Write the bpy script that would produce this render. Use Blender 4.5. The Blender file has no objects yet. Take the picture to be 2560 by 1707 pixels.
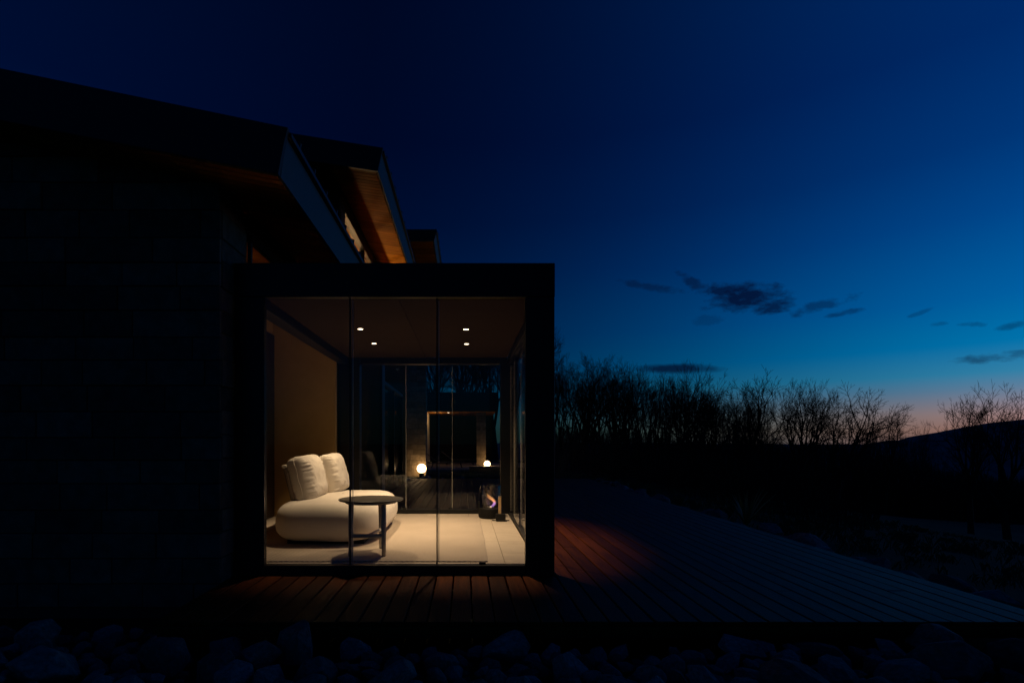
import bpy, bmesh, math, random
from mathutils import Vector, Matrix, noise
random.seed(7)
R = math.radians
scene = bpy.context.scene
COL = scene.collection

# ------------------------------------------------------------------ camera
F, CU, CV, CH = 1340.0, 1163.0, 1104.0, 1.107
cam_data = bpy.data.cameras.new("camera")
cam_data.sensor_width = 36.0
cam_data.lens = F / 2560 * 36
cam_data.shift_x = (1280 - CU) / 2560
cam_data.shift_y = (CV - 853.5) / 2560
cam_data.clip_start = 0.05
cam_data.clip_end = 6000
cam = bpy.data.objects.new("camera", cam_data)
COL.objects.link(cam)
cam.location = (0, 0, CH)
cam.rotation_euler = (R(90), 0, 0)
scene.camera = cam

# ------------------------------------------------------------------ exposure
scene.view_settings.view_transform = 'Standard'
scene.view_settings.look = 'None'
scene.view_settings.exposure = 0.0
scene.view_settings.gamma = 1.0
scene.view_settings.use_curve_mapping = False
scene.cycles.use_denoising = True
scene.cycles.max_bounces = 10
scene.cycles.diffuse_bounces = 5
scene.cycles.transparent_max_bounces = 24
scene.cycles.sample_clamp_indirect = 3.0
scene.cycles.caustics_reflective = False
scene.cycles.caustics_refractive = False

# ------------------------------------------------------------------ dusk sky
SUNSET_AZ = 60.0
world = bpy.data.worlds.new("World")
scene.world = world
world.use_nodes = True
wt = world.node_tree
wt.nodes.clear()
def wn(t, **kw):
    n = wt.nodes.new(t)
    for k, v in kw.items():
        setattr(n, k, v)
    return n
def wmath(op, a, b=None, clamp=False):
    n = wn('ShaderNodeMath', operation=op, use_clamp=clamp)
    for i, v in enumerate((a, b)):
        if v is None: continue
        if isinstance(v, (int, float)): n.inputs[i].default_value = v
        else: wt.links.new(v, n.inputs[i])
    return n.outputs[0]
tc = wn('ShaderNodeTexCoord')
sep = wn('ShaderNodeSeparateXYZ')
wt.links.new(tc.outputs['Generated'], sep.inputs[0])
dx, dy, dz = sep.outputs
el = wmath('MULTIPLY', wmath('ARCSINE', dz), 180 / math.pi)
az = wmath('MULTIPLY', wmath('ARCTAN2', dx, dy), 180 / math.pi)
hlen = wmath('MAXIMUM', wmath('SQRT', wmath('ADD', wmath('MULTIPLY', dx, dx), wmath('MULTIPLY', dy, dy))), 0.35)
def cos_to(azdeg):
    return wmath('DIVIDE', wmath('ADD', wmath('MULTIPLY', dx, math.sin(R(azdeg))), wmath('MULTIPLY', dy, math.cos(R(azdeg)))), hlen)
w_main = wmath('POWER', math.e, wmath('MULTIPLY', wmath('SUBTRACT', cos_to(SUNSET_AZ), 1.0), 5.2))
w_left = wmath('MULTIPLY', wmath('MAXIMUM', cos_to(-100), 0.0), 0.20)
w = wmath('DIVIDE', wmath('ADD', wmath('ADD', w_main, 0.095), w_left), 0.933)
ramp = wn('ShaderNodeValToRGB')
wt.links.new(wmath('DIVIDE', wmath('ADD', el, 6.0), 66.0, clamp=True), ramp.inputs[0])
PROFILE = [(-6, .02, .02, .04), (-.7, .20, .10, .10), (0.9, .31, .155, .125), (2.1, .30, .192, .19), (4.1, .105, .20, .315),
           (5.3, .03, .21, .375), (7.6, .0, .163, .395), (11, .0, .108, .345), (17, .0, .058, .25), (22, .0, .0345, .178),
           (29, .0, .0215, .130), (37, .0, .022, .12), (62, .0, .018, .10)]
el_ = ramp.color_ramp.elements
while len(el_) < len(PROFILE): el_.new(0.5)
for e_, (deg, r_, g_, b_) in zip(list(el_), PROFILE):
    e_.position = (deg + 6) / 66
for e_, (deg, r_, g_, b_) in zip(sorted(el_, key=lambda e: e.position), PROFILE):
    e_.color = (r_, g_, b_, 1)
comb = wn('ShaderNodeCombineXYZ')
wt.links.new(wmath('POWER', w, 2.3), comb.inputs[0])
wt.links.new(wmath('POWER', w, 1.12), comb.inputs[1])
wt.links.new(wmath('POWER', w, 0.98), comb.inputs[2])
skyc = wn('ShaderNodeVectorMath', operation='MULTIPLY')
wt.links.new(ramp.outputs[0], skyc.inputs[0])
wt.links.new(comb.outputs[0], skyc.inputs[1])
# small dusk clouds: thin, dark against the afterglow
cn = wn('ShaderNodeTexNoise')
cmap = wn('ShaderNodeMapping')
cmap.inputs['Scale'].default_value = (1, 1, 2.2)
wt.links.new(tc.outputs['Generated'], cmap.inputs[0])
wt.links.new(cmap.outputs[0], cn.inputs['Vector'])
cn.inputs['Scale'].default_value = 26
cn.inputs['Detail'].default_value = 6
cn.inputs['Roughness'].default_value = 0.62
nz = wmath('MULTIPLY', wmath('SUBTRACT', cn.outputs['Fac'], 0.5), 5.2)
def azel(u, v):
    a = math.degrees(math.atan2(u - CU, F))
    e = math.degrees(math.atan2(CV - v, math.hypot(u - CU, F)))
    return a, e
CLOUDS = [(1868, 745, 118, 36, -3, .95, .75), (1815, 735, 78, 26, -14, .85, .9), (1925, 768, 72, 18, -4, .85, .8), (1735, 708, 45, 16, -32, .62, 1), (2050, 765, 88, 15, 9, .55, 1), (2110, 782, 48, 8, 3, .55, 1), (1625, 716, 78, 11, -14, .48, 1),
          (1690, 922, 122, 14, -3, .92, .3), (2480, 895, 112, 14, -3, .62, .8), (2545, 882, 60, 8, -3, .45, .9), (2540, 812, 60, 10, 8, .5, .9), (2303, 781, 30, 6, 15, .35, 1), (2345, 810, 26, 6, 2, .32, 1),
          (2425, 811, 36, 6, -8, .36, 1), (1768, 800, 36, 14, 0, .25, 1)]
mask = None
for (u, v, hw, hh, tilt, strength, ragged) in CLOUDS:
    a0, e0 = azel(u, v); a1, _ = azel(u + hw, v); _, e1 = azel(u, v - hh)
    da = wmath('SUBTRACT', az, a0); de = wmath('SUBTRACT', el, e0)
    t = math.tan(R(tilt))
    de = wmath('SUBTRACT', de, wmath('MULTIPLY', da, t))
    q = wmath('ADD', wmath('POWER', wmath('ABSOLUTE', wmath('DIVIDE', da, a1 - a0)), 2.0), wmath('POWER', wmath('ABSOLUTE', wmath('DIVIDE', de, e1 - e0)), 2.0))
    q = wmath('ADD', q, wmath('MULTIPLY', nz, ragged))
    m = wmath('MULTIPLY', wmath('SUBTRACT', 1.0, wmath('DIVIDE', wmath('SUBTRACT', q, 0.15), 0.95, clamp=True)), strength)
    mask = m if mask is None else wmath('MAXIMUM', mask, m)
cloud_mix = wn('ShaderNodeMix', data_type='RGBA')
cdark = wn('ShaderNodeVectorMath', operation='MULTIPLY')
wt.links.new(skyc.outputs[0], cdark.inputs[0]); cdark.inputs[1].default_value = (.25, .10, .16)
cadd = wn('ShaderNodeVectorMath', operation='ADD')
wt.links.new(cdark.outputs[0], cadd.inputs[0]); cadd.inputs[1].default_value = (.0008, .0012, .004)
wt.links.new(mask, cloud_mix.inputs['Factor'])
wt.links.new(skyc.outputs[0], cloud_mix.inputs['A'])
wt.links.new(cadd.outputs[0], cloud_mix.inputs['B'])
bg = wn('ShaderNodeBackground')
bg.inputs['Strength'].default_value = 1.0
wo = wn('ShaderNodeOutputWorld')
wt.links.new(cloud_mix.outputs['Result'], bg.inputs['Color'])
wt.links.new(bg.outputs[0], wo.inputs[0])

SPOT_W, SPOT_COL = 58.0, (1.0, .71, .42)

# ------------------------------------------------------------------ helpers
def mesh_obj(name, verts, faces, mat, parent=None, smooth=False, loc=None):
    me = bpy.data.meshes.new(name)
    me.from_pydata([tuple(v) for v in verts], [], faces)
    if mat: me.materials.append(mat)
    if smooth: me.polygons.foreach_set('use_smooth', [True] * len(me.polygons))
    me.update()
    return link(name, me, parent, loc)
def link(name, me, parent=None, loc=None):
    o = bpy.data.objects.new(name, me)
    COL.objects.link(o)
    if loc is not None: o.location = loc
    if parent is not None: o.parent = parent
    return o
def tag(o, label=None, cat=None, group=None, kind=None):
    if label: o['label'] = label
    if cat: o['category'] = cat
    if group: o['group'] = group
    if kind: o['kind'] = kind
    return o
def empty(name, loc=(0, 0, 0), label=None, cat=None, group=None, kind=None, rz=0):
    o = bpy.data.objects.new(name, None)
    o.empty_display_size = 0.1
    COL.objects.link(o)
    o.location = loc
    o.rotation_euler.z = rz
    return tag(o, label, cat, group, kind)
def chamfer_box(hx, hy, hz, c):
    V, Fc, idx = [], [], {}
    for sx in (-1, 1):
        for sy in (-1, 1):
            for sz in (-1, 1):
                for ax in range(3):
                    p = [sx * (hx - (0 if ax == 0 else c)), sy * (hy - (0 if ax == 1 else c)), sz * (hz - (0 if ax == 2 else c))]
                    idx[(sx, sy, sz, ax)] = len(V); V.append(p)
    for ax in range(3):
        o1, o2 = [a for a in range(3) if a != ax]
        for s in (-1, 1):
            q = []
            for (a, b) in ((-1, -1), (1, -1), (1, 1), (-1, 1)):
                k = [0, 0, 0]; k[ax] = s; k[o1] = a; k[o2] = b
                q.append(idx[(*k, ax)])
            Fc.append(q)
    for ax in range(3):
        o1, o2 = [a for a in range(3) if a != ax]
        for a in (-1, 1):
            for b in (-1, 1):
                k0 = [0, 0, 0]; k1 = [0, 0, 0]
                k0[ax] = -1; k1[ax] = 1; k0[o1] = k1[o1] = a; k0[o2] = k1[o2] = b
                Fc.append([idx[(*k0, o1)], idx[(*k1, o1)], idx[(*k1, o2)], idx[(*k0, o2)]])
    for sx in (-1, 1):
        for sy in (-1, 1):
            for sz in (-1, 1):
                Fc.append([idx[(sx, sy, sz, a)] for a in range(3)])
    return V, Fc
_cache = {}
def fix_normals(me):
    bm = bmesh.new(); bm.from_mesh(me); bmesh.ops.recalc_face_normals(bm, faces=bm.faces); bm.to_mesh(me); bm.free()
def box(name, x0, x1, y0, y1, z0, z1, mat, parent=None, c=0.004):
    """one chamfered box, origin at its centre; alike boxes share their mesh"""
    d = (round(abs(x1 - x0) / 2, 4), round(abs(y1 - y0) / 2, 4), round(abs(z1 - z0) / 2, 4))
    c = min(c, min(d) * 0.45)
    key = (d, round(c, 5), mat.name)
    me = _cache.get(key)
    if me is None:
        V, Fc = chamfer_box(*d, c)
        me = bpy.data.meshes.new(name); me.from_pydata(V, [], Fc); me.materials.append(mat)
        fix_normals(me); _cache[key] = me
    return link(name, me, parent, ((x0 + x1) / 2, (y0 + y1) / 2, (z0 + z1) / 2))
def prism_xz(name, pts, y0, y1, mat, parent=None):
    """polygon in the XZ plane extruded along Y"""
    n = len(pts)
    V = [(x, y0, z) for x, z in pts] + [(x, y1, z) for x, z in pts]
    Fc = [list(range(n))[::-1], list(range(n, 2 * n))] + [[i, (i + 1) % n, n + (i + 1) % n, n + i] for i in range(n)]
    o = mesh_obj(name, V, Fc, mat, parent)
    fix_normals(o.data)
    return o
class MB:
    def __init__(self): self.V, self.F = [], []
    def tube(self, pts, radii, n=6, cap=True):
        prev = None
        base0 = None
        for i, p in enumerate(pts):
            p = Vector(p)
            d = (Vector(pts[min(i + 1, len(pts) - 1)]) - Vector(pts[max(i - 1, 0)]))
            if d.length < 1e-9: d = Vector((0, 0, 1))
            d.normalize()
            a = d.orthogonal().normalized() if prev is None else (prev - d * prev.dot(d))
            if a.length < 1e-6: a = d.orthogonal()
            a.normalize(); prev = a
            b = d.cross(a)
            r = radii[i] if isinstance(radii, (list, tuple)) else radii
            s = len(self.V)
            for k in range(n):
                t = 2 * math.pi * k / n
                self.V.append(tuple(p + a * (r * math.cos(t)) + b * (r * math.sin(t))))
            if i:
                q = s - n
                for k in range(n):
                    self.F.append((q + k, q + (k + 1) % n, s + (k + 1) % n, s + k))
            else: base0 = s
        if cap:
            self.F.append(tuple(range(base0, base0 + n))[::-1])
            self.F.append(tuple(range(len(self.V) - n, len(self.V))))
    def bx(self, x0, x1, y0, y1, z0, z1, m=None):
        s = len(self.V)
        for z in (z0, z1):
            for (x, y) in ((x0, y0), (x1, y0), (x1, y1), (x0, y1)):
                p = Vector((x, y, z))
                self.V.append(tuple(m @ p if m else p))
        for f in ((3, 2, 1, 0), (4, 5, 6, 7), (0, 1, 5, 4), (1, 2, 6, 5), (2, 3, 7, 6), (3, 0, 4, 7)):
            self.F.append(tuple(s + i for i in f))
    def lathe(self, prof, n=32, cx=0, cy=0):
        s0 = len(self.V)
        for (r, z) in prof:
            for k in range(n):
                t = 2 * math.pi * k / n
                self.V.append((cx + r * math.cos(t), cy + r * math.sin(t), z))
        for j in range(len(prof) - 1):
            for k in range(n):
                a = s0 + j * n
                self.F.append((a + k, a + (k + 1) % n, a + n + (k + 1) % n, a + n + k))
        return self
    def build(self, name, mat, parent=None, smooth=False, loc=None):
        return mesh_obj(name, self.V, self.F, mat, parent, smooth, loc)
def copy_tree(o, parent=None):
    c = o.copy(); COL.objects.link(c)
    if parent is not None: c.parent = parent
    for ch in list(o.children): copy_tree(ch, c)
    return c

# ------------------------------------------------------------------ materials
def new_mat(name):
    m = bpy.data.materials.new(name); m.use_nodes = True
    nt = m.node_tree
    return m, nt, nt.nodes['Principled BSDF']
def grain_mat(name, c1, c2, rough=0.6, scale=(1, 1, 1), nscale=6.0, detail=6, bump=0.0, bump_scale=None, vary=0.0, spec=0.5, metallic=0.0, contrast=1.0, rough_var=0.0):
    m, nt, p = new_mat(name)
    L = nt.links.new
    t = nt.nodes.new('ShaderNodeTexCoord'); mp = nt.nodes.new('ShaderNodeMapping')
    mp.inputs['Scale'].default_value = scale
    oi = nt.nodes.new('ShaderNodeObjectInfo')
    off = nt.nodes.new('ShaderNodeMath'); off.operation = 'MULTIPLY'; off.inputs[1].default_value = 37.0
    L(oi.outputs['Random'], off.inputs[0])
    add = nt.nodes.new('ShaderNodeVectorMath'); add.operation = 'ADD'
    L(t.outputs['Object'], mp.inputs[0]); L(mp.outputs[0], add.inputs[0]); L(off.outputs[0], add.inputs[1])
    n = nt.nodes.new('ShaderNodeTexNoise'); n.inputs['Scale'].default_value = nscale; n.inputs['Detail'].default_value = detail; n.inputs['Roughness'].default_value = 0.6
    L(add.outputs[0], n.inputs['Vector'])
    rmp = nt.nodes.new('ShaderNodeValToRGB')
    rmp.color_ramp.elements[0].position = 0.5 - 0.25 / contrast; rmp.color_ramp.elements[1].position = 0.5 + 0.25 / contrast
    rmp.color_ramp.elements[0].color = (*c1, 1); rmp.color_ramp.elements[1].color = (*c2, 1)
    L(n.outputs['Fac'], rmp.inputs[0])
    col = rmp.outputs[0]
    if vary:
        hsv = nt.nodes.new('ShaderNodeHueSaturation')
        mr = nt.nodes.new('ShaderNodeMapRange'); mr.inputs['To Min'].default_value = 1 - vary; mr.inputs['To Max'].default_value = 1 + vary
        L(oi.outputs['Random'], mr.inputs['Value']); L(mr.outputs[0], hsv.inputs['Value'])
        L(col, hsv.inputs['Color']); col = hsv.outputs[0]
    L(col, p.inputs['Base Color'])
    p.inputs['Roughness'].default_value = rough
    p.inputs['Specular IOR Level'].default_value = spec
    p.inputs['Metallic'].default_value = metallic
    if rough_var:
        mr2 = nt.nodes.new('ShaderNodeMapRange'); mr2.inputs['To Min'].default_value = rough - rough_var; mr2.inputs['To Max'].default_value = rough + rough_var
        L(n.outputs['Fac'], mr2.inputs['Value']); L(mr2.outputs[0], p.inputs['Roughness'])
    if bump:
        n2 = nt.nodes.new('ShaderNodeTexNoise'); n2.inputs['Scale'].default_value = bump_scale or nscale * 2; n2.inputs['Detail'].default_value = 6
        L(add.outputs[0], n2.inputs['Vector'])
        b = nt.nodes.new('ShaderNodeBump'); b.inputs['Strength'].default_value = bump; b.inputs['Distance'].default_value = 0.01
        L(n2.outputs['Fac'], b.inputs['Height']); L(b.outputs[0], p.inputs['Normal'])
    return m
def emit_mat(name, col, strength):
    m, nt, p = new_mat(name)
    p.inputs['Base Color'].default_value = (.8, .8, .8, 1)
    p.inputs['Emission Color'].default_value = (*col, 1)
    p.inputs['Emission Strength'].default_value = strength
    return m
def glass_mat(name, tint=(.975, .98, .975), f0=0.02, rough=0.0):
    m, nt, p = new_mat(name)
    nt.nodes.remove(p)
    L = nt.links.new
    out = nt.nodes['Material Output']
    tr = nt.nodes.new('ShaderNodeBsdfTransparent'); tr.inputs[0].default_value = (*tint, 1)
    gl = nt.nodes.new('ShaderNodeBsdfGlossy'); gl.inputs['Roughness'].default_value = rough
    lw = nt.nodes.new('ShaderNodeLayerWeight'); lw.inputs['Blend'].default_value = 0.5
    pw = nt.nodes.new('ShaderNodeMath'); pw.operation = 'POWER'; pw.inputs[1].default_value = 5
    L(lw.outputs['Facing'], pw.inputs[0])
    ma = nt.nodes.new('ShaderNodeMath'); ma.operation = 'MULTIPLY_ADD'; ma.inputs[1].default_value = 1 - f0; ma.inputs[2].default_value = f0
    L(pw.outputs[0], ma.inputs[0])
    mx = nt.nodes.new('ShaderNodeMixShader')
    L(ma.outputs[0], mx.inputs[0]); L(tr.outputs[0], mx.inputs[1]); L(gl.outputs[0], mx.inputs[2]); L(mx.outputs[0], out.inputs[0])
    return m
M = {}
M['frame'] = grain_mat('black_powder_coat', (.006, .006, .006), (.009, .009, .009), 0.42, nscale=40, bump=.03, spec=.35)
M['rail'] = grain_mat('dark_rail', (.02, .018, .016), (.03, .027, .024), 0.45, nscale=30)
M['fascia'] = grain_mat('dark_fascia_metal', (.028, .028, .029), (.04, .04, .042), 0.5, nscale=3, bump=.02, vary=.1)
M['roofmetal'] = grain_mat('dark_roof_metal', (.008, .0085, .009), (.013, .0135, .0145), 0.6, nscale=4, bump=.03)
M['deck'] = grain_mat('deck_hardwood', (.052, .0125, .0024), (.132, .032, .0056), 0.5, spec=.12, scale=(14, .9, 14), nscale=2.2, bump=.35, bump_scale=5, vary=.5, contrast=1.3, rough_var=.12)
M['soffit'] = grain_mat('soffit_cedar', (.34, .122, .008), (.52, .205, .016), 0.75, spec=.12, scale=(1.0, 22, 22), nscale=1.6, bump=.1, vary=.25, contrast=1.2)
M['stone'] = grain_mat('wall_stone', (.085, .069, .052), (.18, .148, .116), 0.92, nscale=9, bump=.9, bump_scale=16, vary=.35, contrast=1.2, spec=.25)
M['lit_stone'] = grain_mat('lit_wall_stone', (.20, .155, .10), (.36, .28, .185), 0.9, nscale=7, bump=.8, bump_scale=14, vary=.35, contrast=1.2, spec=.15)  # lighter copy of the wall stone, lamplight put into its colour
M['sidewall'] = grain_mat('skylight_cut_cladding', (.050, .024, .005), (.075, .037, .008), 0.95, nscale=6, vary=.15, spec=.02)  # blue kept out of the colour, standing in for screened skylight
M['mortar'] = grain_mat('wall_mortar', (.05, .045, .04), (.07, .06, .055), 0.95, nscale=20)
M['rock'] = grain_mat('rough_rock', (.06, .06, .061), (.215, .212, .207), 0.85, nscale=5, bump=.9, bump_scale=9, vary=.55, contrast=1.2, spec=.3)
M['plaster'] = grain_mat('tan_plaster', (.40, .25, .088), (.46, .29, .105), 0.9, nscale=5, bump=.15, bump_scale=60, spec=.2)
M['cream'] = grain_mat('cream_plaster', (.55, .45, .30), (.60, .50, .34), 0.9, nscale=5, spec=.2)
M['darkwall'] = grain_mat('dark_cladding', (.022, .015, .010), (.036, .025, .016), 0.9, nscale=6, vary=.2, spec=.08)
M['door'] = grain_mat('dark_door_wood', (.018, .010, .006), (.03, .017, .010), 0.5, scale=(10, 10, .8), nscale=3)
M['ceiling'] = grain_mat('dark_ceiling_board', (.031, .0195, .0075), (.038, .024, .0096), 0.9, nscale=3, spec=.08, vary=.06)
M['tile'] = grain_mat('beige_floor_tile', (.50, .42, .325), (.60, .51, .40), 0.5, scale=(1, 2.2, 1), nscale=5, bump=.06, bump_scale=40, vary=.045)
M['grout'] = grain_mat('grout', (.20, .16, .12), (.24, .19, .15), 0.9, nscale=30)
M['leather'] = grain_mat('backrest_weave', (.20, .15, .10), (.28, .21, .145), 0.75, nscale=60, bump=.3, bump_scale=140)
M['tabletop'] = grain_mat('dark_table_stone', (.085, .072, .056), (.115, .098, .078), 0.42, nscale=9)
M['tableleg'] = grain_mat('grey_table_leg', (.46, .41, .35), (.52, .465, .40), 0.8, nscale=20, spec=.08)
M['blackiron'] = grain_mat('black_iron', (.008, .008, .008), (.013, .0125, .012), 0.6, nscale=30, bump=.1, spec=.15)
M['steel'] = grain_mat('brushed_steel', (.45, .44, .42), (.55, .54, .52), 0.3, nscale=30, metallic=1.0)
M['stick'] = grain_mat('pale_wood_handle', (.42, .27, .13), (.52, .35, .18), 0.55, scale=(10, 10, 1), nscale=6)
M['edge'] = grain_mat('polished_glass_edge', (.50, .47, .40), (.56, .53, .46), 0.3, nscale=8, spec=.6)
M['seal'] = grain_mat('black_seal', (.007, .007, .007), (.010, .010, .010), 0.6, nscale=30)
M['bark'] = grain_mat('bare_bark', (.022, .018, .016), (.045, .038, .033), 0.9, nscale=12, spec=.2)
M['soil'] = grain_mat('dark_soil', (.014, .018, .008), (.038, .042, .02), 0.95, nscale=.9, detail=10, bump=.6, bump_scale=4, spec=.1)
M['hill'] = grain_mat('hazed_wooded_hill', (.13, .14, .145), (.22, .23, .235), 1.0, nscale=.06, detail=10, bump=.8, bump_scale=.2, spec=0.0)  # pale blue-grey puts distance haze into the hill's colour
M['terrace'] = grain_mat('terrace_paving', (.24, .20, .155), (.32, .27, .21), 0.85, nscale=3, vary=.1)
M['grass'] = grain_mat('short_grass', (.05, .06, .02), (.10, .11, .035), 0.8, nscale=2, vary=.2)
M['yucca'] = grain_mat('spiky_leaf', (.22, .21, .07), (.36, .34, .13), 0.5, nscale=4, vary=.2)
M['twig'] = grain_mat('dry_twig', (.16, .10, .06), (.26, .17, .10), 0.8, nscale=9)
M['mesh'] = grain_mat('dark_sling', (.03, .03, .03), (.05, .05, .048), 0.6, nscale=30)
M['lamp'] = emit_mat('downlight_glow', (1, .78, .50), 9.0)
M['globe'] = emit_mat('globe_glow', (1, .62, .29), 10.0)
M['innerlamp'] = emit_mat('inner_lamp_glow', (1, .75, .45), 6.0)
M['glass'] = glass_mat('clear_glass')
M['cylglass'] = glass_mat('hearth_glass', (.90, .90, .88), .06)
M['darkglass'] = grain_mat('dark_window', (.010, .0085, .007), (.014, .012, .010), 0.10, nscale=3, spec=.22)

def fabric_mat(name, c1, c2, wscale, bump, chevron=False):
    m, nt, p = new_mat(name)
    L = nt.links.new
    t = nt.nodes.new('ShaderNodeTexCoord')
    n = nt.nodes.new('ShaderNodeTexNoise'); n.inputs['Scale'].default_value = 3.0; n.inputs['Detail'].default_value = 7
    L(t.outputs['Object'], n.inputs['Vector'])
    mx = nt.nodes.new('ShaderNodeMix'); mx.data_type = 'RGBA'
    mx.inputs['A'].default_value = (*c1, 1); mx.inputs['B'].default_value = (*c2, 1)
    L(n.outputs['Fac'], mx.inputs['Factor'])
    w1 = nt.nodes.new('ShaderNodeTexWave'); w1.inputs['Scale'].default_value = wscale; w1.bands_direction = 'DIAGONAL' if chevron else 'X'
    w2 = nt.nodes.new('ShaderNodeTexWave'); w2.inputs['Scale'].default_value = wscale; w2.bands_direction = 'Y'
    for w_ in (w1, w2):
        w_.inputs['Distortion'].default_value = 1.2 if chevron else .6; w_.inputs['Detail'].default_value = 2; L(t.outputs['Object'], w_.inputs['Vector'])
    ad = nt.nodes.new('ShaderNodeMath'); ad.operation = 'ADD'; L(w1.outputs['Fac'], ad.inputs[0]); L(w2.outputs['Fac'], ad.inputs[1])
    b = nt.nodes.new('ShaderNodeBump'); b.inputs['Strength'].default_value = bump; b.inputs['Distance'].default_value = .004
    L(ad.outputs[0], b.inputs['Height']); L(b.outputs[0], p.inputs['Normal'])
    mu = nt.nodes.new('ShaderNodeMix'); mu.data_type = 'RGBA'; mu.blend_type = 'MULTIPLY'
    mr = nt.nodes.new('ShaderNodeMapRange'); mr.inputs['From Max'].default_value = 2.0; mr.inputs['To Min'].default_value = .66 if chevron else .93; mr.inputs['To Max'].default_value = 1.0
    L(ad.outputs[0], mr.inputs['Value'])
    L(mx.outputs['Result'], mu.inputs['A']); L(mr.outputs[0], mu.inputs['B']); mu.inputs['Factor'].default_value = 1
    L(mu.outputs['Result'], p.inputs['Base Color'])
    p.inputs['Roughness'].default_value = .9; p.inputs['Specular IOR Level'].default_value = .15
    p.inputs['Sheen Weight'].default_value = .15
    return m
M['sofa'] = fabric_mat('pale_upholstery', (.66, .60, .52), (.72, .66, .57), 120, .10)
M['pillow'] = fabric_mat('pale_cushion_cloth', (.63, .575, .495), (.70, .64, .55), 140, .12)
M['rug'] = fabric_mat('woven_rug', (.52, .43, .335), (.66, .555, .44), 13, .8, True)
# flame: violet foot to orange tip
m, nt, p = new_mat('ethanol_flame')
nt.nodes.remove(p)
L = nt.links.new
t = nt.nodes.new('ShaderNodeTexCoord'); s = nt.nodes.new('ShaderNodeSeparateXYZ'); L(t.outputs['Object'], s.inputs[0])
mr = nt.nodes.new('ShaderNodeMapRange'); mr.inputs['From Min'].default_value = .0; mr.inputs['From Max'].default_value = .20; L(s.outputs['Z'], mr.inputs['Value'])
rp = nt.nodes.new('ShaderNodeValToRGB'); rp.color_ramp.elements[0].color = (.15, .09, .26, 1); rp.color_ramp.elements[1].color = (.9, .40, .08, 1)
e = rp.color_ramp.elements.new(.24); e.color = (.40, .17, .45, 1); e = rp.color_ramp.elements.new(.42); e.color = (.75, .27, .12, 1)
L(mr.outputs[0], rp.inputs[0])
em = nt.nodes.new('ShaderNodeEmission'); em.inputs['Strength'].default_value = 0.30; L(rp.outputs[0], em.inputs[0])
tr = nt.nodes.new('ShaderNodeBsdfTransparent'); ad = nt.nodes.new('ShaderNodeAddShader')
L(em.outputs[0], ad.inputs[0]); L(tr.outputs[0], ad.inputs[1]); L(ad.outputs[0], nt.nodes['Material Output'].inputs[0])
M['flame'] = m

# ------------------------------------------------------------------ terrain
def sstep(a, b, x):
    t = max(0.0, min(1.0, (x - a) / (b - a))); return t * t * (3 - 2 * t)
def gz(x, y):
    z = -0.40 + .06 * (1 - sstep(3.6, 4.6, y))
    z += (0.20 * sstep(17.6, 18.8, y) - .08 * sstep(20, 22.4, y)) * (1 - sstep(2.5, 6, x))
    s = max(0.0, x - 4.9)
    z -= 0.155 * s * (1 - 0.35 * sstep(20, 60, s))
    z -= 0.10 * max(0.0, y - 42)
    z += 0.10 * noise.noise(Vector((x * .25, y * .25, 0))) * sstep(4.3, 8, max(x, y - 12))
    return max(z, -55 + 4 * noise.noise(Vector((x * .01, y * .01, 3))))
def grid_axis(a, b, parts):
    out = []
    for (s0, s1, st) in parts:
        v = s0
        while v < s1 - 1e-6: out.append(v); v += st
    return out + [b]
XS = grid_axis(-2500, 2500, [(-2500, -100, 240), (-100, -10, 10), (-10, 40, 1.0), (40, 130, 6), (130, 2500, 237)])
YS = grid_axis(-300, 4000, [(-300, -5, 59), (-5, 48, 1.06), (48, 150, 6), (150, 4000, 256.6)])
V = [(x, y, gz(x, y)) for y in YS for x in XS]
nx = len(XS)
Fc = [(j * nx + i, j * nx + i + 1, (j + 1) * nx + i + 1, (j + 1) * nx + i) for j in range(len(YS) - 1) for i in range(nx - 1)]
tag(mesh_obj('ground', V, Fc, M['soil'], smooth=True), kind='structure')
# far ridge behind the trees
CREST = [(-900, 1112), (900, 1110), (1400, 1106), (1700, 1108), (1950, 1110), (2130, 1109), (2205, 1108), (2240, 1101), (2291, 1101), (2330, 1091), (2368, 1078), (2399, 1078),
         (2421, 1071), (2457, 1064), (2496, 1057), (2560, 1048), (2700, 1032), (2900, 1024), (3200, 1036), (3800, 1075)]
HY = 520.0
def crest(x):
    u = CU + x / HY * F
    for (a, b) in zip(CREST[:-1], CREST[1:]):
        if a[0] <= u <= b[0]:
            t = (u - a[0]) / (b[0] - a[0])
            v = a[1] + (b[1] - a[1]) * t
            break
    else: v = CREST[0][1] if u < CREST[0][0] else CREST[-1][1]
    return CH + (CV - v) / F * HY
V, Fc = [], []
hx = [-760 + 6 * i for i in range(300)]
hy = [200, 250, 300, 350, 400, 440, 470, 495, 510, 520, 530, 560, 620, 700, 800]
for y in hy:
    k = math.exp(-((y - HY) / 130.0) ** 2) if y < HY else math.exp(-((y - HY) / 170.0) ** 2)
    for x in hx:
        c = crest(x)
        z = -62 + (c + 62) * k + (1.6 * noise.noise(Vector((x * .03, y * .03, 0))) + .35 * noise.noise(Vector((x * .25, y * .2, 5)))) * (0.45 if y == HY else 1)
        V.append((x, y, z))
n = len(hx)
Fc = [(j * n + i, j * n + i + 1, (j + 1) * n + i + 1, (j + 1) * n + i) for j in range(len(hy) - 1) for i in range(n - 1)]
tag(mesh_obj('hills', V, Fc, M['hill'], smooth=True), kind='structure')

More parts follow.
